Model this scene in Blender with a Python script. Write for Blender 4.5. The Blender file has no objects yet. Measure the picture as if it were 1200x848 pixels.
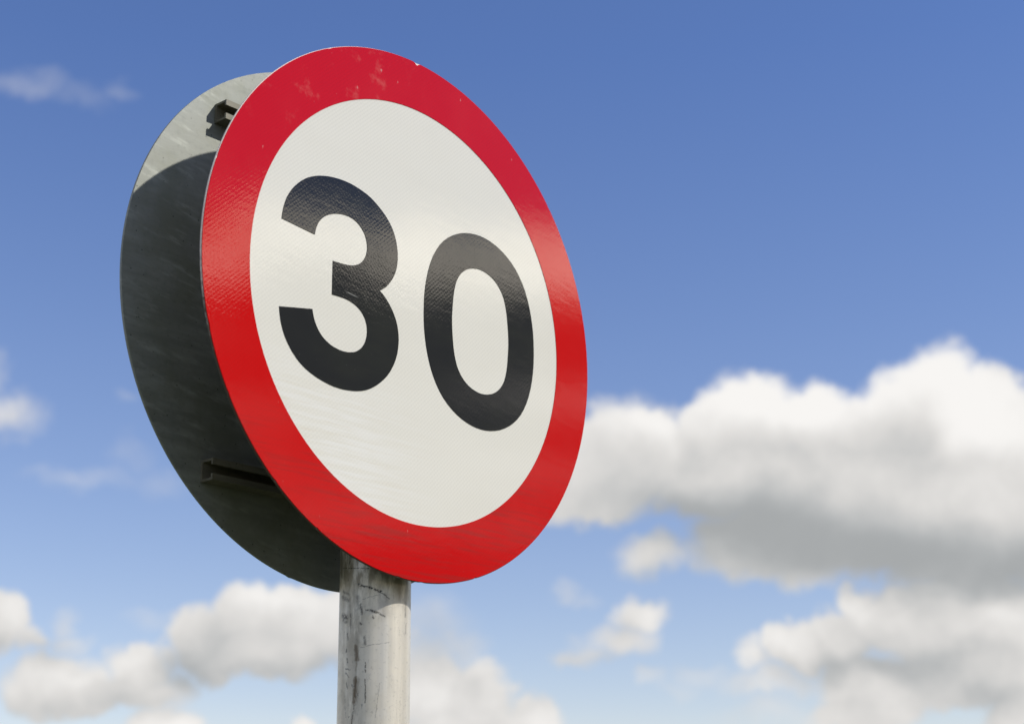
import bpy, bmesh, math
from mathutils import Vector, Matrix

# ------------------------------------------------------------------ measured data
CLOUD_LOBES=[(15.50,8.81,2.79,0.74,0.80),(4.13,13.88,3.63,2.33,1.00),(1.97,13.48,2.31,1.97,1.00),(4.99,14.75,1.69,1.13,1.00),(3.02,12.47,1.90,0.77,0.80),(8.68,15.00,2.55,1.96,1.00),(7.23,14.67,1.53,1.49,1.00),(10.95,14.88,1.92,1.77,1.00),(13.23,14.35,2.20,1.75,1.00),(15.41,14.81,2.25,2.66,1.00),(14.00,14.74,2.05,2.04,1.00),(17.00,14.22,2.13,2.35,1.00),(18.29,12.97,2.22,2.41,1.00),(8.50,12.84,5.41,1.77,1.00),(13.51,12.29,6.38,2.61,1.00),(17.67,11.02,4.15,2.83,1.00),(9.13,10.75,3.55,1.70,0.90),(12.81,10.79,4.91,1.59,1.00),(16.18,10.11,4.47,1.65,1.00),(10.54,9.73,2.19,0.87,0.60),(4.78,10.39,1.81,1.00,0.55),(5.62,10.37,1.14,0.65,0.40),(1.80,9.44,0.66,0.53,0.20),(2.33,9.14,0.72,0.38,0.16),(4.32,8.46,1.25,0.76,0.60),(3.73,7.59,1.64,0.82,0.50),(2.58,6.97,1.43,0.46,0.40),(2.89,7.40,1.19,0.52,0.30),(4.87,6.27,0.65,0.43,0.28),(6.40,6.27,1.17,0.46,0.20),(5.80,5.90,1.17,0.34,0.15),(8.24,6.85,0.87,0.72,0.50),(9.94,7.04,1.39,0.97,1.00),(8.72,5.98,2.17,0.74,0.45),(11.25,7.28,1.29,1.29,1.00),(12.11,8.40,0.98,0.97,0.90),(13.17,8.07,1.70,1.48,1.00),(14.83,7.62,3.07,1.64,1.00),(16.90,7.53,2.19,1.73,1.00),(16.07,6.03,4.10,1.28,1.00),(12.42,5.74,2.68,1.30,1.00),(11.51,4.83,2.12,0.79,0.80),(17.04,4.75,1.29,1.50,1.00),(14.64,5.38,1.66,0.56,0.60),(8.66,4.99,2.02,0.68,0.22),(-1.35,5.62,1.65,1.44,1.00),(-3.06,5.72,2.06,1.32,1.00),(0.41,4.92,1.30,1.03,0.90),(-1.88,4.71,2.64,0.86,1.00),(-2.93,8.04,1.85,1.52,0.22),(-2.18,7.16,1.79,1.16,0.28),(-3.51,6.73,1.63,1.45,0.50),(-9.01,8.21,1.70,1.39,1.00),(-7.60,8.40,1.89,1.34,1.00),(-5.91,8.03,2.07,1.60,1.00),(-10.78,7.49,1.62,1.32,0.90),(-8.96,7.06,3.43,1.15,1.00),(-5.15,7.17,1.77,1.16,0.80),(-12.62,8.03,1.14,0.51,0.15),(-15.43,5.97,1.99,1.23,1.00),(-13.09,6.37,1.35,0.90,0.90),(-14.02,5.57,3.20,0.78,0.90),(-11.65,5.97,1.14,0.79,0.50),(-12.13,6.96,0.85,0.57,0.50),(-17.45,7.81,0.87,1.23,0.90),(-16.70,7.36,0.99,0.61,0.60),(-15.30,8.02,0.67,0.73,0.25),(-15.12,7.40,1.17,0.51,0.28),(-11.57,4.56,1.75,0.78,1.00),(-7.28,4.66,0.75,0.40,0.70),(-17.96,14.89,1.75,1.03,0.30),(-18.45,16.29,0.62,1.43,0.20),(-13.96,15.73,0.65,0.38,0.12),(-15.23,13.01,2.30,0.58,0.14),(-12.61,12.95,1.47,0.70,0.13),(-13.54,13.85,1.02,0.64,0.10),(-18.23,26.10,1.95,0.67,0.15),(-16.37,25.89,1.68,0.56,0.09),(-14.85,26.27,0.81,0.51,0.11),(-19.45,26.25,1.19,0.42,0.08)]
CLOUD_TONES=[(-14.89,6.06,3.33,1.68,0.16),(-8.99,7.86,3.80,2.02,0.14),(-1.29,5.85,3.25,2.02,0.12),(-17.18,7.26,1.64,1.11,0.15),(11.91,6.46,5.69,2.84,0.08),(8.67,15.89,1.83,0.89,-0.35),(10.94,15.68,1.35,0.82,-0.35),(15.15,16.11,1.75,1.16,-0.30),(4.95,15.20,1.54,0.60,-0.20),(-10.87,7.69,0.87,0.63,0.10),(7.52,11.31,3.29,1.06,0.55),(10.74,10.54,4.39,1.28,0.62),(14.77,10.20,3.97,1.03,0.50),(17.19,9.06,2.20,0.96,0.75),(14.46,9.92,1.99,1.14,0.30),(6.04,11.89,1.81,0.77,0.30),(9.98,12.48,3.57,1.17,0.25),(7.00,13.05,3.33,1.07,0.15),(14.24,14.14,1.45,1.22,0.30),(12.76,13.95,1.77,0.88,0.18),(15.60,13.03,2.57,0.58,0.12),(3.67,14.04,2.77,1.49,0.14),(4.24,12.39,1.83,0.65,0.20),(13.30,6.13,3.37,0.51,0.35),(14.60,8.20,1.68,0.99,0.30),(12.20,6.59,2.55,0.45,0.28),(16.15,5.33,1.63,0.61,0.35),(15.88,6.87,1.65,0.39,0.20),(-10.43,7.55,1.45,0.75,0.30),(-8.94,6.42,3.48,0.63,0.38),(-6.31,6.44,1.76,0.63,0.35),(-14.00,5.24,3.34,0.50,0.35),(-11.53,6.40,1.14,0.74,0.35),(-16.90,7.13,1.64,0.45,0.30),(4.21,6.80,2.07,0.41,0.35),(3.95,8.17,0.54,0.53,0.30),(4.75,9.71,1.50,0.35,0.30),(-2.78,7.60,2.09,1.46,0.30),(-1.29,6.00,0.65,0.40,0.25),(0.19,5.55,1.18,0.40,0.15),(16.66,15.12,1.14,1.72,-0.30),(16.15,14.29,1.72,0.86,-0.35),(10.48,15.56,3.02,0.77,-0.18),(15.34,16.54,1.46,0.72,-0.12),(-11.57,4.56,1.41,0.56,-0.20),(-8.15,9.03,1.77,0.58,-0.10),(16.42,8.20,0.61,0.34,-0.30),(12.07,8.69,0.40,0.34,-0.10),(-1.29,6.72,0.74,0.41,-0.15),(14.15,16.49,1.77,0.87,-0.10)]
POST_SCUFFS=[(-23.1,1.8851,-4.5,1.8818,1.3,0.90),(-4.5,1.8818,13.1,1.8774,1.5,1.00),(13.1,1.8774,27.2,1.8707,0.8,0.70),(-8.0,1.8590,8.2,1.8559,1.4,0.90),(8.2,1.8559,20.5,1.8517,1.0,0.70),(-61.4,1.8754,-43.2,1.8702,2.2,0.55),(-58.5,1.8806,-41.5,1.8764,1.5,0.50),(-56.7,1.8552,-46.5,1.8517,3.2,0.80),(-56.4,1.8507,-46.3,1.8481,2.2,0.60),(-36.8,1.8546,-36.3,1.8439,1.5,0.50),(-18.0,1.8643,-16.2,1.8554,1.6,0.75),(-11.3,1.8314,-9.7,1.8234,1.5,0.60),(-24.2,1.8726,-20.8,1.8609,2.4,0.40),(-60.5,1.9053,-5.0,1.9016,0.5,0.80),(-16.6,1.8201,28.2,1.8255,0.4,0.45),(-9.2,1.8042,-8.9,1.7946,0.8,0.80),(-8.7,1.7877,-8.1,1.7644,0.7,0.80),(-43.6,1.8364,-41.3,1.8292,0.9,0.60),(-44.9,1.8197,-44.7,1.8153,0.9,0.70),(-42.4,1.8099,-42.1,1.8046,0.9,0.80),(-46.0,1.7996,-36.2,1.7982,0.7,0.70),(-45.7,1.7952,-37.7,1.7904,0.8,0.60),(-43.1,1.7846,-40.9,1.7793,0.8,0.60),(-46.7,1.7717,-43.5,1.7500,0.6,0.50),(-15.2,1.8696,11.8,1.8747,0.3,0.60),(1.7,1.8515,3.0,1.8506,1.2,0.80),(61.3,1.8694,61.7,1.8541,0.9,0.50),(64.6,1.8472,62.3,1.8363,0.7,0.40),(-18.8,1.8448,-17.3,1.8439,1.5,0.80),(13.9,1.7833,8.1,1.7489,0.5,0.35),(-26.6,1.7614,-30.6,1.7427,1.0,0.50),(-39.4,1.8726,-36.0,1.8350,0.5,0.40)]
POST_STAINS=[(-34.3,1.8813,-32.3,1.7427,9.0,0.38),(-17.0,1.8803,-21.5,1.8361,5.0,0.40),(-55.8,1.8830,-49.6,1.7434,4.0,0.30),(13.0,1.8818,17.7,1.8534,6.0,0.30),(-25.5,1.8213,-23.6,1.8081,3.0,0.90),(-23.6,1.8081,-24.6,1.7924,1.6,0.60),(-24.4,1.7881,-26.7,1.7648,3.6,1.00),(-26.7,1.7648,-30.6,1.7427,1.5,0.60),(-24.2,1.8717,-24.0,1.8212,3.5,0.45),(-38.0,1.9268,-21.1,1.8716,4.0,0.30),(46.2,1.8834,48.3,1.8728,4.0,0.40)]
THREE=[(-200.2,47.5),(-199.8,51.5),(-199.3,55.4),(-198.6,59.3),(-197.6,63.2),(-196.4,67.0),(-195.1,70.7),(-193.5,74.3),(-191.6,77.9),(-189.5,81.2),(-187.2,84.5),(-184.8,87.6),(-182.2,90.6),(-179.4,93.5),(-176.5,96.2),(-173.5,98.7),(-170.3,101.1),(-167.0,103.3),(-163.6,105.3),(-160.0,107.1),(-156.4,108.8),(-152.7,110.2),(-148.9,111.5),(-145.1,112.6),(-141.3,113.6),(-137.4,114.5),(-133.5,115.2),(-129.5,115.7),(-125.6,116.1),(-121.6,116.5),(-117.6,116.7),(-113.7,116.8),(-109.7,116.7),(-105.7,116.5),(-101.8,116.1),(-97.8,115.6),(-93.9,114.9),(-90.0,114.1),(-86.2,113.2),(-82.3,112.2),(-78.5,111.0),(-74.8,109.6),(-71.2,107.9),(-67.7,106.1),(-64.2,104.1),(-60.9,102.0),(-57.6,99.8),(-54.4,97.4),(-51.3,94.9),(-48.4,92.2),(-45.7,89.3),(-43.2,86.2),(-40.9,82.9),(-38.9,79.5),(-37.2,75.9),(-35.8,72.2),(-34.6,68.4),(-33.8,64.5),(-33.1,60.6),(-32.7,56.7),(-32.6,52.7),(-32.7,48.7),(-33.1,44.8),(-33.8,40.8),(-34.8,37.0),(-36.1,33.3),(-37.8,29.6),(-39.7,26.2),(-41.9,22.9),(-44.3,19.7),(-46.9,16.7),(-49.6,13.8),(-52.7,11.2),(-55.9,8.9),(-59.3,6.9),(-55.9,4.9),(-52.6,2.6),(-49.5,0.0),(-46.6,-2.7),(-43.9,-5.7),(-41.3,-8.7),(-38.9,-12.0),(-36.8,-15.4),(-34.9,-18.9),(-33.3,-22.6),(-32.0,-26.4),(-31.0,-30.3),(-30.3,-34.2),(-29.9,-38.2),(-29.7,-42.2),(-29.9,-46.2),(-30.3,-50.2),(-30.9,-54.1),(-31.7,-58.1),(-32.9,-61.9),(-34.2,-65.7),(-35.8,-69.4),(-37.6,-72.9),(-39.6,-76.4),(-41.7,-79.8),(-44.1,-83.1),(-46.6,-86.2),(-49.3,-89.1),(-52.2,-91.9),(-55.2,-94.6),(-58.3,-97.1),(-61.5,-99.5),(-64.8,-101.8),(-68.2,-103.9),(-71.7,-105.8),(-75.4,-107.5),(-79.1,-109.0),(-82.9,-110.3),(-86.7,-111.4),(-90.6,-112.3),(-94.6,-113.0),(-98.6,-113.6),(-102.5,-114.0),(-106.5,-114.4),(-110.5,-114.6),(-114.5,-114.7),(-118.5,-114.5),(-122.5,-114.3),(-126.5,-113.9),(-130.5,-113.3),(-134.4,-112.6),(-138.4,-111.8),(-142.3,-110.9),(-146.1,-109.9),(-150.0,-108.7),(-153.8,-107.4),(-157.5,-105.9),(-161.2,-104.3),(-164.7,-102.5),(-168.2,-100.4),(-171.5,-98.2),(-174.6,-95.7),(-177.6,-93.0),(-180.5,-90.2),(-183.2,-87.2),(-185.7,-84.1),(-188.1,-80.9),(-190.2,-77.5),(-192.2,-74.0),(-193.9,-70.4),(-195.3,-66.7),(-196.6,-62.9),(-197.6,-59.0),(-198.4,-55.0),(-199.0,-51.1),(-199.6,-47.1),(-155.1,-38.6),(-154.2,-42.5),(-153.1,-46.3),(-151.6,-50.0),(-149.8,-53.6),(-147.6,-56.9),(-145.2,-60.0),(-142.4,-62.9),(-139.3,-65.4),(-136.0,-67.5),(-132.4,-69.3),(-128.7,-70.8),(-124.9,-71.9),(-121.0,-72.7),(-117.0,-73.3),(-113.0,-73.6),(-109.1,-73.5),(-105.1,-73.2),(-101.2,-72.5),(-97.3,-71.5),(-93.6,-70.1),(-90.1,-68.1),(-86.9,-65.8),(-84.1,-63.0),(-81.7,-59.8),(-79.8,-56.3),(-78.4,-52.6),(-77.5,-48.7),(-77.1,-44.7),(-77.2,-40.8),(-77.9,-36.8),(-79.2,-33.1),(-81.0,-29.6),(-83.5,-26.4),(-86.3,-23.6),(-89.6,-21.4),(-93.1,-19.5),(-96.8,-18.1),(-100.7,-17.0),(-104.6,-16.2),(-108.5,-15.7),(-112.5,-15.5),(-116.5,-15.5),(-120.5,-15.5),(-124.5,-15.7),(-128.5,-15.9),(-128.4,21.6),(-124.4,21.7),(-120.4,21.8),(-116.4,22.0),(-112.3,22.3),(-108.3,22.7),(-104.4,23.3),(-100.4,24.2),(-96.6,25.5),(-93.0,27.2),(-89.6,29.3),(-86.5,32.0),(-84.0,35.1),(-81.9,38.5),(-80.3,42.2),(-79.4,46.1),(-79.0,50.1),(-79.3,54.1),(-80.2,58.1),(-81.6,61.8),(-83.5,65.4),(-86.0,68.5),(-88.9,71.3),(-92.2,73.6),(-95.8,75.5),(-99.6,76.8),(-103.5,77.7),(-107.5,78.1),(-111.5,78.0),(-115.6,77.7),(-119.5,77.0),(-123.5,76.1),(-127.3,75.0),(-131.1,73.5),(-134.7,71.8),(-138.2,69.8),(-141.5,67.5),(-144.5,64.8),(-147.2,61.8),(-149.5,58.5),(-151.4,55.0),(-152.8,51.2),(-153.8,47.3),(-154.6,43.3)]
ZERO_OUT=[(-94.0,-0.0),(-93.8,-10.3),(-93.1,-20.5),(-91.7,-30.7),(-89.7,-40.8),(-87.0,-50.7),(-83.6,-60.3),(-79.4,-69.5),(-74.4,-78.0),(-68.7,-85.8),(-62.2,-92.7),(-55.2,-98.5),(-47.8,-103.4),(-40.1,-107.5),(-32.3,-110.8),(-24.3,-113.3),(-16.2,-115.1),(-8.1,-116.2),(0.0,-116.6),(8.1,-116.2),(16.2,-115.1),(24.3,-113.3),(32.3,-110.8),(40.1,-107.5),(47.8,-103.4),(55.2,-98.5),(62.2,-92.7),(68.7,-85.8),(74.4,-78.0),(79.4,-69.5),(83.6,-60.3),(87.0,-50.7),(89.7,-40.8),(91.7,-30.7),(93.1,-20.5),(93.8,-10.3),(94.0,0.0),(93.8,10.3),(93.1,20.5),(91.7,30.7),(89.7,40.8),(87.0,50.7),(83.6,60.3),(79.4,69.5),(74.4,78.0),(68.7,85.8),(62.2,92.7),(55.2,98.5),(47.8,103.4),(40.1,107.5),(32.3,110.8),(24.3,113.3),(16.2,115.1),(8.1,116.2),(0.0,116.6),(-8.1,116.2),(-16.2,115.1),(-24.3,113.3),(-32.3,110.8),(-40.1,107.5),(-47.8,103.4),(-55.2,98.5),(-62.2,92.7),(-68.7,85.8),(-74.4,78.0),(-79.4,69.5),(-83.6,60.3),(-87.0,50.7),(-89.7,40.8),(-91.7,30.7),(-93.1,20.5),(-93.8,10.3)]
ZERO_IN=[(-48.4,-0.0),(-48.3,-5.3),(-48.0,-10.6),(-47.6,-15.9),(-47.0,-21.4),(-46.4,-27.0),(-45.5,-32.8),(-44.3,-38.8),(-42.6,-44.7),(-40.4,-50.5),(-37.4,-55.7),(-33.8,-60.4),(-29.7,-64.3),(-25.2,-67.6),(-20.4,-70.2),(-15.5,-72.1),(-10.4,-73.5),(-5.2,-74.4),(0.0,-74.7),(5.2,-74.4),(10.4,-73.5),(15.5,-72.1),(20.4,-70.2),(25.2,-67.6),(29.7,-64.3),(33.8,-60.4),(37.4,-55.7),(40.4,-50.5),(42.6,-44.7),(44.3,-38.8),(45.5,-32.8),(46.4,-27.0),(47.0,-21.4),(47.6,-15.9),(48.0,-10.6),(48.3,-5.3),(48.4,0.0),(48.3,5.3),(48.0,10.6),(47.6,15.9),(47.0,21.4),(46.4,27.0),(45.5,32.8),(44.3,38.8),(42.6,44.7),(40.4,50.5),(37.4,55.7),(33.8,60.4),(29.7,64.3),(25.2,67.6),(20.4,70.2),(15.5,72.1),(10.4,73.5),(5.2,74.4),(0.0,74.7),(-5.2,74.4),(-10.4,73.5),(-15.5,72.1),(-20.4,70.2),(-25.2,67.6),(-29.7,64.3),(-33.8,60.4),(-37.4,55.7),(-40.4,50.5),(-42.6,44.7),(-44.3,38.8),(-45.5,32.8),(-46.4,27.0),(-47.0,21.4),(-47.6,15.9),(-48.0,10.6),(-48.3,5.3)]
ZERO_C=(0.1031,0.0009)
SIGN_C=(-0.10266,1.69204,2.18731)
BACK_C=(-0.19486,1.76447,2.19351)
POST_C=(-0.14811,1.73108,2.18731)
YAW=0.85981
LEAN=0.00169
BACK_LEAN=0.01142
R_IN=0.2398
R_BACK=0.3027
F_PX=1907.4
CAM_R=(0.99996,0.00278,-0.00893)
CAM_F=(0.00000,0.95485,0.29709)
CAM_U=(0.00935,-0.29708,0.95481)
SUN=(0.75507,-0.15182,0.63783)

SUN_E = 3.4
SKY_S = 0.10
SKY_HIGH = (0.91, 1.03, 1.43)
SKY_LOW = (1.44, 1.24, 1.27)
BANK_COL = (4.6, 4.2, 3.6)
BASE_COL = (0.24, 0.25, 0.26)
STREAK_COL = (1.5, 1.4, 1.3)
EXPOSURE = 0.0
CHIP_DEG = 91.0
scene = bpy.context.scene
COL = scene.collection

# ------------------------------------------------------------------ node helpers
class NT:
    """tiny helper round a node tree"""
    def __init__(self, tree):
        self.t = tree; self.n = tree.nodes; self.l = tree.links
    def node(self, kind, **props):
        n = self.n.new(kind)
        for k, v in props.items(): setattr(n, k, v)
        return n
    def put(self, sock, v):
        if isinstance(v, bpy.types.NodeSocket): self.l.new(v, sock)
        elif v is not None: sock.default_value = v
    def m(self, op, a, b=None, c=None, clamp=False):
        n = self.node('ShaderNodeMath', operation=op); n.use_clamp = clamp
        self.put(n.inputs[0], a); self.put(n.inputs[1], b); self.put(n.inputs[2], c)
        return n.outputs[0]
    def v(self, op, a, b=None, c=None):
        n = self.node('ShaderNodeVectorMath', operation=op)
        self.put(n.inputs[0], a); self.put(n.inputs[1], b); self.put(n.inputs[2], c)
        return n.outputs['Value'] if op in ('DOT_PRODUCT', 'LENGTH', 'DISTANCE') else n.outputs[0]
    def scale(self, a, s):
        n = self.node('ShaderNodeVectorMath', operation='SCALE')
        self.put(n.inputs[0], a); self.put(n.inputs['Scale'], s); return n.outputs[0]
    def ramp(self, x, a, b, c=0.0, d=1.0, mode='SMOOTHSTEP'):
        n = self.node('ShaderNodeMapRange', interpolation_type=mode)
        for i, q in enumerate((x, a, b, c, d)): self.put(n.inputs[i], q)
        return n.outputs[0]
    def noise(self, vec, scale, detail=3.0, rough=0.5, color=False):
        n = self.node('ShaderNodeTexNoise')
        self.put(n.inputs['Vector'], vec); n.inputs['Scale'].default_value = scale
        n.inputs['Detail'].default_value = detail; n.inputs['Roughness'].default_value = rough
        return n.outputs['Color' if color else 'Fac']
    def mix(self, f, a, b, blend='MIX'):
        n = self.node('ShaderNodeMix', data_type='RGBA', blend_type=blend)
        self.put(n.inputs[0], f)
        for i, q in ((6, a), (7, b)):
            if isinstance(q, tuple) and len(q) == 3: q = (*q, 1.0)
            self.put(n.inputs[i], q)
        return n.outputs[2]
    def sep(self, v):
        n = self.node('ShaderNodeSeparateXYZ'); self.put(n.inputs[0], v); return n.outputs
    def comb(self, x=0.0, y=0.0, z=0.0):
        n = self.node('ShaderNodeCombineXYZ')
        for i, q in enumerate((x, y, z)): self.put(n.inputs[i], q)
        return n.outputs[0]

def new_mat(name):
    m = bpy.data.materials.new(name); m.use_nodes = True
    nt = NT(m.node_tree); nt.n.clear()
    out = nt.node('ShaderNodeOutputMaterial'); bs = nt.node('ShaderNodeBsdfPrincipled')
    nt.l.new(bs.outputs[0], out.inputs['Surface'])
    return m, nt, bs
def obj_coord(nt): return nt.node('ShaderNodeTexCoord').outputs['Object']
def bump(nt, h, strength, dist, normal=None):
    b = nt.node('ShaderNodeBump'); nt.put(b.inputs['Height'], h)
    b.inputs['Strength'].default_value = strength; b.inputs['Distance'].default_value = dist
    if normal is not None: nt.put(b.inputs['Normal'], normal)
    return b.outputs[0]

# ------------------------------------------------------------------ camera
cam = bpy.data.cameras.new('camera'); cam_o = bpy.data.objects.new('camera', cam); COL.objects.link(cam_o)
cam.sensor_width = 36.0; cam.lens = F_PX * 36.0 / 1200.0
cam.clip_start = 0.05; cam.clip_end = 20000.0
R = Matrix((Vector(CAM_R), Vector(CAM_U), -Vector(CAM_F))).transposed().to_4x4()
cam_o.matrix_world = Matrix.Translation((0, 0, 1.6)) @ R
cam.dof.use_dof = True; cam.dof.focus_distance = 1.78; cam.dof.aperture_fstop = 6.3
scene.camera = cam_o

# ------------------------------------------------------------------ sun + sky
sun_v = Vector(SUN).normalized()
elev = math.asin(sun_v.z); azim = math.atan2(sun_v.x, sun_v.y)
sl = bpy.data.lights.new('sun', 'SUN'); sl.energy = SUN_E; sl.angle = math.radians(0.8); sl.color = (1.0, 0.955, 0.88)
so = bpy.data.objects.new('sun', sl); COL.objects.link(so)
so.rotation_euler = (-sun_v).to_track_quat('-Z', 'Y').to_euler(); so.location = (4, -2, 6)

w = bpy.data.worlds.new('World'); scene.world = w; w.use_nodes = True
nt = NT(w.node_tree); nt.n.clear()
wout = nt.node('ShaderNodeOutputWorld')
sky = nt.node('ShaderNodeTexSky', sky_type='NISHITA'); sky.sun_disc = False
sky.sun_elevation = elev; sky.sun_rotation = azim
sky.air_density = 1.0; sky.dust_density = 0.05; sky.ozone_density = 1.6; sky.altitude = 50
dirv = nt.v('NORMALIZE', nt.node('ShaderNodeTexCoord').outputs['Generated'])
dx, dy, dz = nt.sep(dirv)
az = nt.m('DEGREES', nt.m('ARCTAN2', dx, dy)); el = nt.m('DEGREES', nt.m('ARCSINE', dz))
P = nt.comb(az, el, 0.0)
# turbulence that breaks the cloud outlines up
n1 = nt.v('SUBTRACT', nt.noise(dirv, 22.0, 2.0, 0.5, True), (0.5, 0.5, 0.5))
n2 = nt.v('SUBTRACT', nt.noise(dirv, 70.0, 5.0, 0.68, True), (0.5, 0.5, 0.5))
Pw = nt.v('ADD', P, nt.v('ADD', nt.scale(n1, 1.7), nt.scale(n2, 1.1)))
Pw = nt.v('MULTIPLY', Pw, (1, 1, 0))
def lobes(P, table, additive=False):
    acc = None
    for a, e, rx, ry, wt in table:
        q = nt.v('MULTIPLY_ADD', P, (1 / rx, 1 / ry, 0), (-a / rx, -e / ry, 0))
        f = nt.v('DOT_PRODUCT', q, q)
        if additive:
            f = nt.m('EXPONENT', nt.m('MULTIPLY', f, -1.0))
            acc = nt.m('MULTIPLY_ADD', f, wt, acc if acc is not None else 0.0)
        else:
            f = nt.m('MULTIPLY_ADD', f, -wt, wt)
            acc = f if acc is None else nt.m('MAXIMUM', acc, f)
    return acc
# unseen cumulus bank added sunward, shaped for the bands mirrored in the sign: sunlit crests over grey bases
BANK_TOP = [(94, 20.2, 4.5, 0.95, 1.0), (89, 21.6, 3.6, 1.2, 1.0), (85, 21.3, 4, 1.25, 1.0), (81.5, 21.2, 4, 1.2, 1.0), (78, 21.4, 4.5, 1.4, 1.0), (101, 20.6, 6, 1.6, 1.0), (70, 21.6, 6, 1.6, 1)]
BANK_BASE = [(90, 13.0, 34, 9.5, 1.0), (60, 10, 20, 8, 1.0), (115, 11, 20, 9, 1)]
BANK_STREAK = [(90, 11.8, 16, 0.5, 0.5), (86, 13.3, 10, 0.35, 0.4), (94, 15.0, 9, 0.4, 0.5), (80, 14.2, 9, 0.4, 0.5), (79, 16.6, 7, 0.5, 0.6), (95, 17.6, 6, 0.4, 0.4)]
sky_t = nt.mix(nt.ramp(el, 3.0, 28.0, mode='LINEAR'), SKY_LOW, SKY_HIGH)
skyc = nt.scale(nt.mix(1.0, sky.outputs[0], sky_t, 'MULTIPLY'), SKY_S)
P_up = nt.v('ADD', Pw, (0.55, 0.85, 0)); P_tone = nt.v('MULTIPLY', nt.v('ADD', P, nt.scale(n1, 1.5)), (1, 1, 0))
fray = nt.m('MULTIPLY_ADD', nt.noise(dirv, 44.0, 5.0, 0.62), 0.44, -0.22)
blotch = nt.m('MULTIPLY_ADD', nt.noise(dirv, 17.0, 6.0, 0.62), 0.40, -0.20)
def bgnode(c):
    b = nt.node('ShaderNodeBackground'); nt.put(b.inputs['Color'], c); b.inputs['Strength'].default_value = 1.0
    return b.outputs[0]
def near(table, box, marg, k):
    a0, a1, e0, e1 = box
    return [t for t in table if t[0] + k * t[2] + marg > a0 and t[0] - k * t[2] - marg < a1
            and t[1] + k * t[3] + marg > e0 and t[1] - k * t[3] - marg < e1]
def patch(box):
    """the clouds of one patch of sky as a node group; only the lobes that reach into it are evaluated"""
    global nt
    L = near(CLOUD_LOBES, box, 1.3, 1.0)
    if not L: return bgnode(skyc)
    g = bpy.data.node_groups.new('cloud_patch', 'ShaderNodeTree')
    for nm in ('Pw', 'P_up', 'P_tone', 'sky'): g.interface.new_socket(nm, in_out='INPUT', socket_type='NodeSocketVector')
    for nm in ('fray', 'blotch'): g.interface.new_socket(nm, in_out='INPUT', socket_type='NodeSocketFloat')
    g.interface.new_socket('Shader', in_out='OUTPUT', socket_type='NodeSocketShader')
    outer = nt; nt = NT(g); gi = nt.node('NodeGroupInput').outputs; go = nt.node('NodeGroupOutput')
    dens = lobes(gi['Pw'], L)
    alpha = nt.ramp(nt.m('ADD', dens, nt.m('MULTIPLY', gi['fray'], nt.ramp(dens, 0.0, 0.3))), -0.03, 0.58)
    d_up = nt.m('MAXIMUM', lobes(gi['P_up'], near(CLOUD_LOBES, box, 2.3, 1.0)), 0.0)
    emb = nt.m('SUBTRACT', nt.m('MAXIMUM', dens, 0.0), d_up)
    lum = nt.m('ADD', nt.m('MULTIPLY_ADD', emb, 0.14, 0.775), gi['blotch'])
    T = near(CLOUD_TONES, box, 0.5, 2.3)
    if T: lum = nt.m('ADD', lum, nt.m('MULTIPLY', lobes(gi['P_tone'], T, True), -0.42))
    lum = nt.m('SMOOTH_MAX', lum, 0.40, 0.16); lum = nt.m('SMOOTH_MIN', lum, 0.93, 0.1)
    warm = nt.mix(nt.ramp(lum, 0.35, 0.75), (0.96, 1.0, 1.02), (1.01, 0.99, 0.965))
    nt.l.new(bgnode(nt.mix(alpha, gi['sky'], nt.mix(1.0, warm, nt.comb(lum, lum, lum), 'MULTIPLY'))), go.inputs[0])
    nt = outer
    gn = nt.node('ShaderNodeGroup'); gn.node_tree = g
    for i, q in enumerate((Pw, P_up, P_tone, skyc, fray, blotch)): nt.l.new(q, gn.inputs[i])
    return gn.outputs[0]
def split(cond, yes, no):
    m = nt.node('ShaderNodeMixShader'); nt.put(m.inputs[0], cond); nt.l.new(no, m.inputs[1]); nt.l.new(yes, m.inputs[2])
    return m.outputs[0]
def tree(box, depth):
    a0, a1, e0, e1 = box
    if depth == 0 or not near(CLOUD_LOBES, box, 1.3, 1.0): return patch(box)
    if (a1 - a0) > (e1 - e0):
        mid = (a0 + a1) / 2
        return split(nt.m('LESS_THAN', az, mid), tree((a0, mid, e0, e1), depth - 1), tree((mid, a1, e0, e1), depth - 1))
    mid = (e0 + e1) / 2
    return split(nt.m('LESS_THAN', el, mid), tree((a0, a1, e0, mid), depth - 1), tree((a0, a1, mid, e1), depth - 1))
named = tree((-26.0, 26.0, 0.0, 30.0), 4)
# everywhere else: ordinary scattered cumulus and the added sunward bank
far = nt.noise(nt.v('MULTIPLY', dirv, (1, 1, 2.2)), 3.2, 6.0, 0.55)
outside = nt.m('MULTIPLY', nt.ramp(nt.m('ABSOLUTE', az), 25, 33), nt.ramp(nt.m('ABSOLUTE', nt.m('SUBTRACT', az, 86.0)), 30, 44))
outside = nt.m('MULTIPLY', outside, nt.ramp(el, 1, 5))
c = nt.mix(nt.m('MULTIPLY', nt.ramp(far, 0.44, 0.60), outside), skyc, (0.72, 0.71, 0.69))
Ps = nt.comb(az, nt.m('SUBTRACT', el, nt.m('MULTIPLY', nt.m('SUBTRACT', az, 86.0), 0.08)), 0.0)
Pb = nt.v('MULTIPLY', nt.v('ADD', Ps, nt.v('ADD', nt.scale(n1, 1.6), nt.scale(n2, 0.7))), (1, 1, 0))
c = nt.mix(nt.ramp(lobes(Pb, BANK_BASE), 0.0, 0.25), c, BASE_COL)
c = nt.mix(nt.ramp(lobes(Pb, BANK_STREAK), 0.0, 0.5), c, STREAK_COL)
wisp = nt.noise(nt.v('MULTIPLY', nt.v('ADD', Ps, nt.scale(n1, 2.0)), (0.16, 1.5, 0)), 1.0, 6.0, 0.62)
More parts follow.
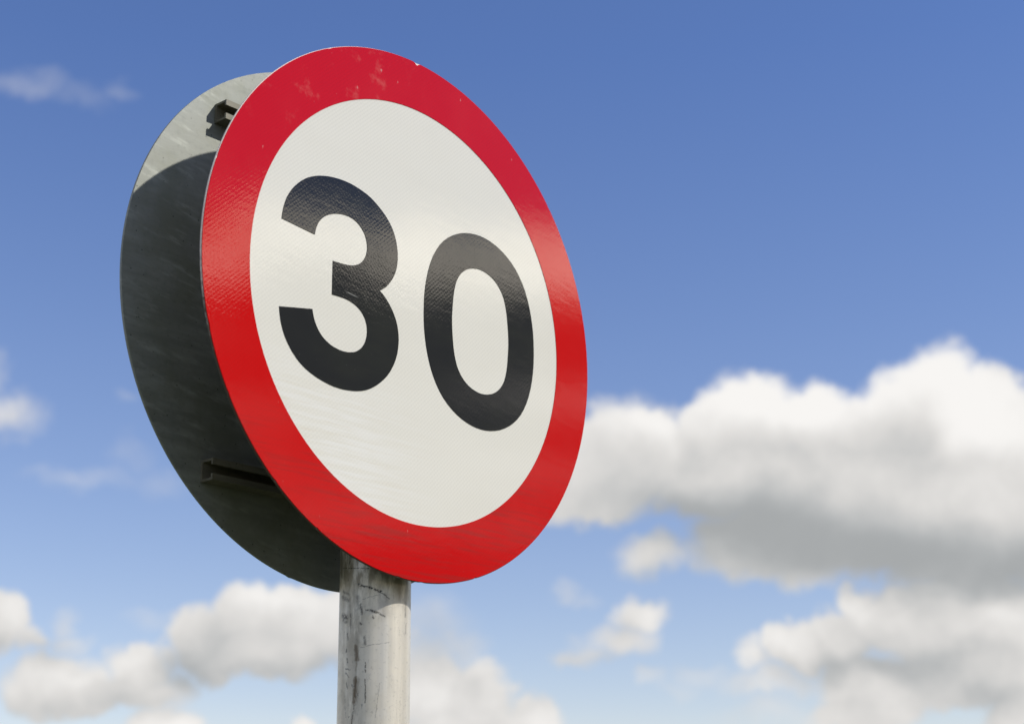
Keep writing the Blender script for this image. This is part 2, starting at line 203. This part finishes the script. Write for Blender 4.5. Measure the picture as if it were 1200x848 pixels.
bk = nt.ramp(nt.m('ADD', nt.m('ADD', lobes(Pb, BANK_TOP), fray), nt.m('MULTIPLY_ADD', wisp, 3.4, -1.6)), 0.0, 0.85)
c = nt.mix(bk, c, BANK_COL)
rest = bgnode(c)
inside = nt.m('MULTIPLY', nt.m('LESS_THAN', nt.m('ABSOLUTE', az), 26.0), nt.m('LESS_THAN', nt.m('ABSOLUTE', nt.m('SUBTRACT', el, 15.0)), 15.0))
nt.l.new(split(inside, named, rest), wout.inputs[0])

# ------------------------------------------------------------------ mesh helpers
def mesh_obj(name, bm, mat, parent=None, smooth=False, smooth_angle=None):
    bmesh.ops.recalc_face_normals(bm, faces=bm.faces)
    me = bpy.data.meshes.new(name); bm.to_mesh(me); bm.free()
    me.materials.append(mat)
    for p in me.polygons: p.use_smooth = smooth
    if smooth_angle: me.set_sharp_from_angle(angle=smooth_angle)
    o = bpy.data.objects.new(name, me); COL.objects.link(o)
    if parent is not None: o.parent = parent
    return o
def root(name, loc, rot, label, cat, group=None):
    o = bpy.data.objects.new(name, None); COL.objects.link(o)
    o.location = loc; o.rotation_euler = rot; o.empty_display_size = 0.1
    o['label'] = label; o['category'] = cat
    if group: o['group'] = group
    return o
def prism_xz(bm, pts, y0, y1):
    """solid from an outline in the local x-z plane"""
    a = [bm.verts.new((x, y0, z)) for x, z in pts]; b = [bm.verts.new((x, y1, z)) for x, z in pts]
    bm.faces.new(a); bm.faces.new(list(reversed(b)))
    n = len(pts)
    for i in range(n): bm.faces.new((a[i], b[i], b[(i + 1) % n], a[(i + 1) % n]))
def ring_xz(bm, outer, inner, y0, y1):
    n = len(outer)
    L = [[bm.verts.new((x, y, z)) for x, z in pts] for pts, y in ((outer, y0), (inner, y0), (outer, y1), (inner, y1))]
    for i in range(n):
        j = (i + 1) % n
        bm.faces.new((L[0][i], L[0][j], L[1][j], L[1][i])); bm.faces.new((L[2][i], L[3][i], L[3][j], L[2][j]))
        bm.faces.new((L[0][i], L[2][i], L[2][j], L[0][j])); bm.faces.new((L[1][i], L[1][j], L[3][j], L[3][i]))
def circle(r, n=256, dents=()):
    out = []
    for i in range(n):
        a = 2 * math.pi * i / n; q = r
        for (a0, wdt, dep) in dents:
            dlt = (a - a0 + math.pi) % (2 * math.pi) - math.pi
            q -= dep * math.exp(-(dlt / wdt) ** 2)
        out.append((q * math.cos(a), q * math.sin(a)))
    return out

# ------------------------------------------------------------------ materials
def sheeting(name, base, kind):
    """micro-prismatic sheeting: a faint diagonal lattice under a glossy, slightly uneven film"""
    m, nt, bs = new_mat(name); co = obj_coord(nt); x, y, z = nt.sep(co)
    def wave(cx, cz, period):
        u = nt.m('MULTIPLY_ADD', x, cx * 2 * math.pi / period, nt.m('MULTIPLY', z, cz * 2 * math.pi / period))
        return nt.m('MULTIPLY_ADD', nt.m('SINE', u), 0.5, 0.5)
    l1 = nt.m('POWER', wave(-0.68, 0.73, 0.0036), 2.0); l2 = nt.m('POWER', wave(0.73, 0.68, 0.0036), 3.0)
    l3 = nt.m('POWER', wave(1.0, 0.0, 0.0052), 8.0)
    lat = nt.m('ADD', nt.m('MULTIPLY', l1, 0.6), nt.m('ADD', nt.m('MULTIPLY', l2, 0.35), nt.m('MULTIPLY', l3, 0.15)))
    soft = nt.noise(nt.v('MULTIPLY', co, (1, 1, 3.2)), 7.0, 4.0, 0.55)
    grain = nt.noise(co, 900.0, 2.0, 0.5)
    streak = nt.noise(nt.v('MULTIPLY', co, (3.0, 1, 60)), 3.0, 4.0, 0.6)
    if kind == 'white':
        c = nt.mix(nt.m('MULTIPLY', lat, 0.30), base, tuple(v * 0.70 for v in base))
        c = nt.mix(nt.ramp(soft, 0.35, 0.75, 0, 0.10), c, (0.60, 0.565, 0.47))
        c = nt.mix(nt.ramp(streak, 0.55, 0.8, 0, 0.10), c, (0.72, 0.70, 0.62))
        # paler and yellowish streaks across the lower left of the face
        low = nt.m('MULTIPLY', nt.ramp(z, -0.06, -0.16), nt.ramp(x, 0.06, -0.12))
        c = nt.mix(nt.m('MULTIPLY', low, nt.ramp(streak, 0.40, 0.62, 0, 0.5)), c, (0.80, 0.80, 0.78))
        c = nt.mix(nt.m('MULTIPLY', low, nt.ramp(nt.noise(nt.v('MULTIPLY', co, (4.0, 1, 45)), 3.3, 3.0, 0.6), 0.52, 0.7, 0, 0.25)), c, (0.62, 0.54, 0.40))
    elif kind == 'red':
        c = nt.mix(nt.m('MULTIPLY', lat, 0.35), base, (base[0] * 0.80, base[1] * 0.6, base[2] * 0.6))
        fade = nt.ramp(nt.noise(co, 9.0, 3.0, 0.5), 0.45, 0.75, 0, 0.25)
        c = nt.mix(fade, c, (base[0] * 1.08, 0.022, 0.018))
        # pale scuffs on the upper left of the border, a few flecks elsewhere
        up_ = nt.m('MULTIPLY', nt.ramp(z, 0.13, 0.2), nt.ramp(x, 0.02, -0.06))
        sc = nt.ramp(nt.noise(nt.v('MULTIPLY', co, (1, 1, 1)), 38.0, 5.0, 0.62), 0.55, 0.72, 0, 0.6)
        c = nt.mix(nt.m('MULTIPLY', sc, up_), c, (0.62, 0.10, 0.08))
        fl = nt.ramp(nt.noise(nt.v('MULTIPLY', co, (1, 1, 0.55)), 120.0, 2.0, 0.5), 0.71, 0.78, 0, 0.7)
        c = nt.mix(fl, c, (0.62, 0.30, 0.27))
        lo_ = nt.m('MULTIPLY', nt.ramp(z, -0.12, -0.22), nt.ramp(streak, 0.45, 0.66, 0, 0.6))
        c = nt.mix(lo_, c, (0.33, 0.016, 0.014))
    else:
        c = nt.mix(nt.m('MULTIPLY', lat, 0.3), base, tuple(v * 0.75 for v in base))
        c = nt.mix(nt.ramp(soft, 0.4, 0.75, 0, 0.6), c, (0.026, 0.028, 0.023))
        sp = nt.ramp(nt.noise(co, 260.0, 1.0, 0.5), 0.76, 0.80, 0, 0.5)
        c = nt.mix(sp, c, (0.10, 0.10, 0.09))
        # one pale scratch across the waist of the three
        s1 = nt.m('ABSOLUTE', nt.m('ADD', nt.m('MULTIPLY_ADD', x, 0.10, z), 0.0185))
        s2 = nt.m('ABSOLUTE', nt.m('ADD', x, 0.100))
        scr = nt.m('MULTIPLY', nt.ramp(s1, 0.0, 0.0011, 1, 0), nt.ramp(s2, 0.003, 0.012, 0.45, 0))
        c = nt.mix(scr, c, (0.4, 0.4, 0.38))
    nt.put(bs.inputs['Base Color'], c)
    wob = nt.m('ADD', nt.m('MULTIPLY', nt.noise(nt.v('MULTIPLY', nt.comb(x, 0.0, nt.m('MULTIPLY_ADD', x, 0.10, z)), (0.7, 1, 3.4)), 30.0, 5.0, 0.68), 0.7), nt.m('MULTIPLY', nt.noise(co, 70.0, 4.0, 0.65), 0.35))
    fine = nt.noise(co, 500.0, 2.0, 0.5)
    N1 = bump(nt, wob, 0.16, 0.0005); N2 = bump(nt, nt.m('ADD', nt.m('MULTIPLY', lat, 0.7), fine), 0.10, 0.00016, N1)
    nt.put(bs.inputs['Normal'], N1)
    bs.inputs['Specular IOR Level'].default_value = 0.0
    nt.put(bs.inputs['Roughness'], 0.5)
    bs.inputs['Coat Weight'].default_value = 1.0; bs.inputs['Coat IOR'].default_value = 1.36
    nt.put(bs.inputs['Coat Roughness'], nt.ramp(nt.noise(co, 60.0, 4.0, 0.6), 0.3, 0.75, 0.02, 0.07))
    nt.put(bs.inputs['Coat Normal'], N2)
    return m
M_WHITE = sheeting('white_sheeting', (0.745, 0.728, 0.655), 'white')
M_RED = sheeting('red_sheeting', (0.56, 0.0003, 0.001), 'red')
M_BLACK = sheeting('black_sheeting', (0.017, 0.018, 0.019), 'black')

def aluminium(name, base, rough, metal):
    m, nt, bs = new_mat(name); co = obj_coord(nt); x, y, z = nt.sep(co)
    brushed = nt.noise(nt.v('MULTIPLY', co, (1.2, 1, 11)), 9.0, 6.0, 0.62)
    blot = nt.noise(co, 11.0, 5.0, 0.6)
    c = nt.mix(nt.ramp(brushed, 0.3, 0.75), tuple(v * 0.80 for v in base), tuple(min(1, v * 1.12) for v in base))
    c = nt.mix(nt.ramp(blot, 0.42, 0.68, 0, 0.8), c, (base[0] * 0.72, base[1] * 0.72, base[2] * 0.62))
    pale = nt.ramp(nt.noise(nt.v('MULTIPLY', nt.comb(x, 0.0, nt.m('MULTIPLY_ADD', x, 0.18, z)), (1, 1, 5)), 16.0, 5.0, 0.65), 0.52, 0.72, 0, 0.6)
    c = nt.mix(pale, c, tuple(min(1, v * 1.6) for v in base))
    mot = nt.noise(co, 160.0, 3.0, 0.6)
    c = nt.mix(nt.ramp(mot, 0.5, 0.7, 0, 0.28), c, tuple(v * 0.55 for v in base))
    vo = nt.node('ShaderNodeTexVoronoi'); nt.put(vo.inputs['Vector'], nt.v('MULTIPLY', co, (1, 0.2, 1))); vo.inputs['Scale'].default_value = 120.0
    cell = nt.node('ShaderNodeTexWhiteNoise'); nt.put(cell.inputs['Vector'], vo.outputs['Color'])
    spot = nt.m('MULTIPLY', nt.ramp(vo.outputs['Distance'], 0.05, 0.13, 1, 0), nt.ramp(cell.outputs['Value'], 0.30, 0.45))
    c = nt.mix(nt.m('MULTIPLY', spot, 0.8), c, (0.02, 0.02, 0.018))
    nt.put(bs.inputs['Base Color'], c); bs.inputs['Metallic'].default_value = metal
    nt.put(bs.inputs['Roughness'], nt.ramp(brushed, 0.3, 0.7, rough - 0.06, rough + 0.1))
    nt.put(bs.inputs['Normal'], bump(nt, brushed, 0.15, 0.0004))
    return m
M_ALU = aluminium('weathered_aluminium', (0.268, 0.28, 0.245), 0.50, 0.25)
def rim_material():
    m, nt, bs = new_mat('plate_edge'); co = obj_coord(nt); x, y, z = nt.sep(co)
    dirt = nt.m('ADD', nt.ramp(z, 0.06, -0.16), nt.m('MULTIPLY_ADD', nt.noise(co, 150.0, 4.0, 0.7), 1.6, -0.85))
    c = nt.mix(nt.ramp(dirt, 0.15, 0.75), (0.80, 0.72, 0.66), (0.085, 0.065, 0.045))
    nt.put(bs.inputs['Base Color'], c); bs.inputs['Roughness'].default_value = 0.6
    return m
M_RIM = rim_material()
M_CHAN = aluminium('channel_aluminium', (0.18, 0.168, 0.125), 0.50, 0.2)

def post_material():
    m, nt, bs = new_mat('galvanised_post'); co = obj_coord(nt); x, y, z = nt.sep(co)
    s = nt.m('MULTIPLY', nt.m('ARCTAN2', x, nt.m('MULTIPLY', y, -1.0)), 0.038)
    P = nt.comb(s, z, 0.0)
    j = nt.v('SUBTRACT', nt.noise(co, 240.0, 2.0, 0.5, True), (0.5, 0.5, 0.5))
    Pj = nt.v('MULTIPLY', nt.v('ADD', P, nt.scale(j, 0.003)), (1, 1, 0))
    def strokes(Pv, table, soft):
        acc = None
        for a0, z0, a1, z1, wd, st in table:
            A = Vector((math.radians(a0) * 0.038, z0, 0)); B = Vector((math.radians(a1) * 0.038, z1, 0)); D = B - A
            rel = nt.v('SUBTRACT', Pv, tuple(A))
            t = nt.m('MULTIPLY', nt.v('DOT_PRODUCT', rel, tuple(D)), 1.0 / max(1e-9, D.length_squared), clamp=True)
            d = nt.v('LENGTH', nt.v('SUBTRACT', rel, nt.scale(tuple(D), t)))
            f = nt.ramp(d, wd * 0.001 * (1 - soft) * 0.5, wd * 0.001 * (1 + soft) * 0.95, st, 0.0)
            acc = f if acc is None else nt.m('MAXIMUM', acc, f)
        return acc
    base = (0.80, 0.75, 0.65)
    lng = nt.noise(nt.v('MULTIPLY', co, (60, 60, 2.2)), 2.2, 5.0, 0.6)
    mott = nt.noise(co, 38.0, 6.0, 0.65); fine = nt.noise(co, 330.0, 3.0, 0.6)
    c = nt.mix(nt.ramp(lng, 0.35, 0.7), tuple(v * 0.86 for v in base), base)
    c = nt.mix(nt.ramp(mott, 0.42, 0.7, 0, 0.55), c, (0.66, 0.61, 0.50))
    c = nt.mix(nt.ramp(fine, 0.55, 0.75, 0, 0.35), c, (0.27, 0.26, 0.24))
    # grimier towards the sheltered top, under the signs
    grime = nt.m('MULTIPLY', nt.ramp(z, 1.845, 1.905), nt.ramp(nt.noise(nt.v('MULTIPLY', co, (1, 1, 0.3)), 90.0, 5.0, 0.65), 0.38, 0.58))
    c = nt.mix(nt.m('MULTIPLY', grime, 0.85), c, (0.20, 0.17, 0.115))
    brk = nt.ramp(nt.noise(nt.v('MULTIPLY', co, (1, 1, 0.25)), 120.0, 5.0, 0.7), 0.36, 0.56)
    c = nt.mix(nt.m('MULTIPLY', nt.m('MULTIPLY', strokes(Pj, POST_STAINS, 0.8), brk), 1.0), c, (0.15, 0.115, 0.075))
    brk2 = nt.ramp(nt.noise(nt.v('MULTIPLY', co, (1, 1, 1)), 380.0, 3.0, 0.7), 0.36, 0.50)
    c = nt.mix(nt.m('MULTIPLY', strokes(Pj, POST_SCUFFS, 0.6), brk2), c, (0.018, 0.018, 0.02))
    fk = nt.noise(nt.v('MULTIPLY', co, (1, 1, 0.45)), 300.0, 3.0, 0.65)
    fz = nt.m('MULTIPLY', nt.ramp(fk, 0.60, 0.68), nt.ramp(nt.noise(co, 30.0, 2.0, 0.5), 0.50, 0.62))
    c = nt.mix(nt.m('MULTIPLY', nt.m('MULTIPLY', fz, nt.ramp(s, 0.012, -0.016)), 0.8), c, (0.05, 0.05, 0.055))
    # hair scratches
    h = nt.noise(nt.v('MULTIPLY', nt.comb(s, z, 0), (420, 40, 1)), 1.0, 2.0, 0.5)
    hs = nt.m('MULTIPLY', nt.ramp(nt.m('ABSOLUTE', nt.m('SUBTRACT', h, 0.5)), 0.0, 0.012, 1, 0), nt.ramp(nt.noise(co, 14.0, 2.0, 0.5), 0.52, 0.66))
    c = nt.mix(nt.m('MULTIPLY', hs, 0.35), c, (0.16, 0.15, 0.14))
    nt.put(bs.inputs['Base Color'], c); bs.inputs['Metallic'].default_value = 0.35
    nt.put(bs.inputs['Roughness'], nt.ramp(mott, 0.35, 0.7, 0.34, 0.52))
    nt.put(bs.inputs['Normal'], bump(nt, nt.m('ADD', nt.m('MULTIPLY', lng, 0.6), nt.m('MULTIPLY', fine, 0.4)), 0.25, 0.0004))
    return m
M_POST = post_material()

# ------------------------------------------------------------------ post
post = root('sign_post', (POST_C[0], POST_C[1], 0), (0, 0, 0),
            'round grey metal post with black scuffs and a brown stain, holding up both round signs', 'post')
def tube(bm, r, z0, z1, n=128, rings=12):
    L = []
    for k in range(rings + 1):
        z = z0 + (z1 - z0) * k / rings
        L.append([bm.verts.new((r * math.cos(2 * math.pi * i / n), r * math.sin(2 * math.pi * i / n), z)) for i in range(n)])
    for k in range(rings):
        for i in range(n):
            bm.faces.new((L[k][i], L[k][(i + 1) % n], L[k + 1][(i + 1) % n], L[k + 1][i]))
    return L
bm = bmesh.new(); L = tube(bm, 0.038, -0.3, SIGN_C[2] + 0.245); bm.faces.new(L[0])
mesh_obj('shaft', bm, M_POST, post, smooth=True, smooth_angle=math.radians(40))
bm = bmesh.new()
prof = [(0.0396, -0.016), (0.0400, 0.0), (0.0396, 0.003), (0.035, 0.0052), (0.02, 0.0066), (0.0, 0.007)]
bmv = [[bm.verts.new((r * math.cos(2 * math.pi * i / 64), r * math.sin(2 * math.pi * i / 64), z)) for i in range(64)] for r, z in prof[:-1]]
top = bm.verts.new((0, 0, prof[-1][1]))
for k in range(len(bmv) - 1):
    for i in range(64): bm.faces.new((bmv[k][i], bmv[k][(i + 1) % 64], bmv[k + 1][(i + 1) % 64], bmv[k + 1][i]))
for i in range(64): bm.faces.new((bmv[-1][i], bmv[-1][(i + 1) % 64], top))
cap_m, cnt, cbs = new_mat('cap_plastic')
cn = cnt.noise(obj_coord(cnt), 60.0, 4.0, 0.6)
cnt.put(cbs.inputs['Base Color'], cnt.mix(cn, (0.05, 0.05, 0.05), (0.10, 0.10, 0.095))); cbs.inputs['Roughness'].default_value = 0.6
cap = mesh_obj('cap', bm, cap_m, post, smooth=True, smooth_angle=math.radians(50)); cap.location = (0, 0, SIGN_C[2] + 0.2455)

# ------------------------------------------------------------------ signs
CH_D = 0.0192          # channel depth
def channel(parent, zc, half, face_y, out, hgt=0.0215):
    """lipped C rail: web on the plate, open side away from it (out = +1 or -1 along local y)"""
    t = 0.0026; lip = 0.0066; d = CH_D; h = hgt / 2
    prof = [(0, -h), (d, -h), (d, -h + lip), (d - t, -h + lip), (d - t, -h + t), (t, -h + t),
            (t, h - t), (d - t, h - t), (d - t, h - lip), (d, h - lip), (d, h), (0, h)]
    bm = bmesh.new()
    A = [bm.verts.new((-half, face_y + out * (p + 0.0003), zc + q)) for p, q in prof]
    B = [bm.verts.new((half, face_y + out * (p + 0.0003), zc + q)) for p, q in prof]
    bm.faces.new(A); bm.faces.new(list(reversed(B)))
    for i in range(12):
        j = (i + 1) % 12; bm.faces.new((A[i], B[i], B[j], A[j]))
    return mesh_obj('mounting_channel', bm, M_CHAN, parent)
def clamp(parent, cx, cy, zc, out):
    """strap round the post, its ears bolted to the rail"""
    r0, r1, hh = 0.0383, 0.0401, 0.0125
    bm = bmesh.new(); n = 48; ring = []
    pts = []
    for k in range(n + 1):
        a = -0.15 + (math.pi + 0.30) * k / n
        pts.append((a, 1))
    secs = []
    for a, _ in pts:
        ca, sa = math.cos(a), math.sin(a) * out
        secs.append([(cx + r0 * ca, cy + r0 * sa), (cx + r1 * ca, cy + r1 * sa)])
    yr = cy - out * (0.0382)                       # face of the rail
    secs.insert(0, [(cx + 0.0383, yr + out * 0.0030), (cx + 0.0401, yr + out * 0.0030)])
    secs.append([(cx - 0.0383, yr + out * 0.0030), (cx - 0.0401, yr + out * 0.0030)])
    secs.insert(0, [(cx + 0.058, yr + out * 0.0004), (cx + 0.058, yr + out * 0.0022)])
    secs.append([(cx - 0.058, yr + out * 0.0004), (cx - 0.058, yr + out * 0.0022)])
    V = [[bm.verts.new((q[0], q[1], z)) for q in s for z in (zc - hh, zc + hh)] for s in secs]
    for a, b in zip(V[:-1], V[1:]):
        bm.faces.new((a[0], b[0], b[1], a[1])); bm.faces.new((a[2], a[3], b[3], b[2]))
        bm.faces.new((a[0], a[2], b[2], b[0])); bm.faces.new((a[1], b[1], b[3], a[3]))
    for e in (V[0], V[-1]): bm.faces.new((e[0], e[1], e[3], e[2]))
    c = mesh_obj('clamp', bm, M_CHAN, parent)
    for sx in (-1, 1):
        bm = bmesh.new()
        hexa = [(cx + sx * 0.051 + 0.0062 * math.cos(math.pi * k / 3), zc + 0.0062 * math.sin(math.pi * k / 3)) for k in range(6)]
        prism_xz(bm, hexa, yr + out * 0.0024, yr + out * 0.0070)
        b = mesh_obj('bolt', bm, M_RIM, c)
    return c

GROUP = 'round signs back to back on one post'
front = root('speed_limit_sign', SIGN_C, (-LEAN, 0, YAW), 'round white sign with red border and black 30, facing the viewer', 'road sign', GROUP)
CHIP = math.radians(CHIP_DEG)
NICKS = tuple((math.radians(a), wd, dp) for a, wd, dp in ((-72, .006, .001), (-95, .012, .0006), (-118, .005, .0008), (-131, .009, .0007), (-150, .006, .0005), (-163, .012, .0006), (163, .006, .0006), (-55, .008, .0006), (-40, .005, .0006), (12, .006, .0004), (40, .01, .0004), (118, .007, .0006)))
dents = ((CHIP, 0.010, 0.0012), (math.radians(-88), 0.012, 0.0005), (math.radians(-72), 0.006, 0.0006))
bm = bmesh.new(); prism_xz(bm, circle(0.3, 720, dents), 0.0008, 0.0027)
bmesh.ops.bevel(bm, geom=[e for e in bm.edges if abs(e.verts[0].co.y - e.verts[1].co.y) < 1e-6], offset=0.0002, segments=1, affect='EDGES')
mesh_obj('plate', bm, M_RIM, front)
bm = bmesh.new(); prism_xz(bm, circle(R_IN + 0.004, 360), 0.0004, 0.0007)
mesh_obj('white_face', bm, M_WHITE, front)
bm = bmesh.new(); ring_xz(bm, circle(0.2994, 720, ((CHIP, 0.009, 0.0035),) + NICKS), circle(R_IN, 720), -0.0001, 0.0007)
# the inner margin of the border overlaps the white sheet; its underside is lifted clear of it
mesh_obj('red_border', bm, M_RED, front)
def fill_outline(loops, y0, y1):
    cu = bpy.data.curves.new('tmp', 'CURVE'); cu.dimensions = '2D'; cu.fill_mode = 'BOTH'; cu.extrude = (y1 - y0) / 2
    for lp in loops:
        sp = cu.splines.new('POLY'); sp.points.add(len(lp) - 1)
        for p, (x, z) in zip(sp.points, lp): p.co = (x, z, 0, 1)
        sp.use_cyclic_u = True
    ob = bpy.data.objects.new('tmp', cu); COL.objects.link(ob)
    me = bpy.data.meshes.new_from_object(ob.evaluated_get(bpy.context.evaluated_depsgraph_get()))
    bpy.data.objects.remove(ob); bpy.data.curves.remove(cu)
    bm = bmesh.new(); bm.from_mesh(me); bpy.data.meshes.remove(me)
    for v in bm.verts: v.co = (v.co.x, (y0 + y1) / 2 - v.co.z, v.co.y)
    bmesh.ops.remove_doubles(bm, verts=bm.verts, dist=1e-6)
    return bm
three = [(x / 1000, z / 1000) for x, z in THREE]
d3 = mesh_obj('digit', fill_outline([three], -0.0001, 0.00035), M_BLACK, front); d3['label'] = 'black numeral three'
zo = [(x / 1000 + ZERO_C[0], z / 1000 + ZERO_C[1]) for x, z in ZERO_OUT]
zi = [(x / 1000 + ZERO_C[0], z / 1000 + ZERO_C[1]) for x, z in ZERO_IN]
d0 = mesh_obj('digit', fill_outline([zo, zi], -0.0001, 0.00035), M_BLACK, front); d0['label'] = 'black numeral zero'
for zc in (0.150, -0.150): channel(front, zc, 0.185, 0.0027, 1)
# post centre in the front sign's frame
Mf = (Matrix.Translation(SIGN_C) @ Matrix.Rotation(YAW, 4, 'Z')).inverted()
pf = Mf @ Vector((POST_C[0], POST_C[1], SIGN_C[2]))
for zc in (0.150, -0.150): clamp(front, pf.x, pf.y, zc, 1)

back = root('road_sign', (BACK_C[0], BACK_C[1], BACK_C[2] - 0.0016), (-BACK_LEAN, 0, YAW), 'round sign turned the other way, showing its bare grey metal back behind the 30 sign', 'road sign', GROUP)
bm = bmesh.new(); prism_xz(bm, circle(R_BACK, 720, ((math.radians(-103), 0.006, -0.0008),)), 0.0, 0.003)
bmesh.ops.bevel(bm, geom=[e for e in bm.edges if abs(e.verts[0].co.y - e.verts[1].co.y) < 1e-6], offset=0.0002, segments=1, affect='EDGES')
mesh_obj('plate', bm, M_ALU, back)
bm = bmesh.new(); prism_xz(bm, circle(R_BACK - 0.0012, 360), 0.0031, 0.0034)
mesh_obj('white_face', bm, M_WHITE, back)
channel(back, 0.199, 0.1935, 0.0, -1, 0.0228); channel(back, -0.2025, 0.1925, 0.0, -1, 0.0228)
Mb = (Matrix.Translation(BACK_C) @ Matrix.Rotation(YAW, 4, 'Z')).inverted()
pb = Mb @ Vector((POST_C[0], POST_C[1], BACK_C[2]))
for zc in (0.199, -0.2025): clamp(back, pb.x, pb.y, zc, -1)

# ------------------------------------------------------------------ ground (below the frame)
gm, g, gb = new_mat('grass_verge'); gc = obj_coord(g)
gn = g.noise(gc, 0.6, 8.0, 0.65); gf = g.noise(gc, 30.0, 4.0, 0.6)
c = g.mix(g.ramp(gn, 0.35, 0.7), (0.07, 0.095, 0.035), (0.15, 0.145, 0.075)); c = g.mix(g.ramp(gf, 0.4, 0.7, 0, 0.5), c, (0.035, 0.045, 0.018))
g.put(gb.inputs['Base Color'], c); gb.inputs['Roughness'].default_value = 0.95; g.put(gb.inputs['Normal'], bump(g, gf, 0.6, 0.03))
bm = bmesh.new(); S = 6000
bm.faces.new([bm.verts.new(p) for p in ((-S, -S, 0), (S, -S, 0), (S, S, 0), (-S, S, 0))])
go = mesh_obj('ground', bm, gm); go['kind'] = 'structure'; go['label'] = 'grass verge round the foot of the sign post'

# ------------------------------------------------------------------ render settings
scene.render.engine = 'CYCLES'
scene.view_settings.view_transform = 'Standard'; scene.view_settings.look = 'None'
scene.view_settings.exposure = EXPOSURE; scene.view_settings.gamma = 1.0; scene.view_settings.use_curve_mapping = False
scene.render.resolution_x = 1024; scene.render.resolution_y = 723
scene.cycles.max_bounces = 6
w.cycles.sampling_method = 'MANUAL'; w.cycles.sample_map_resolution = 512
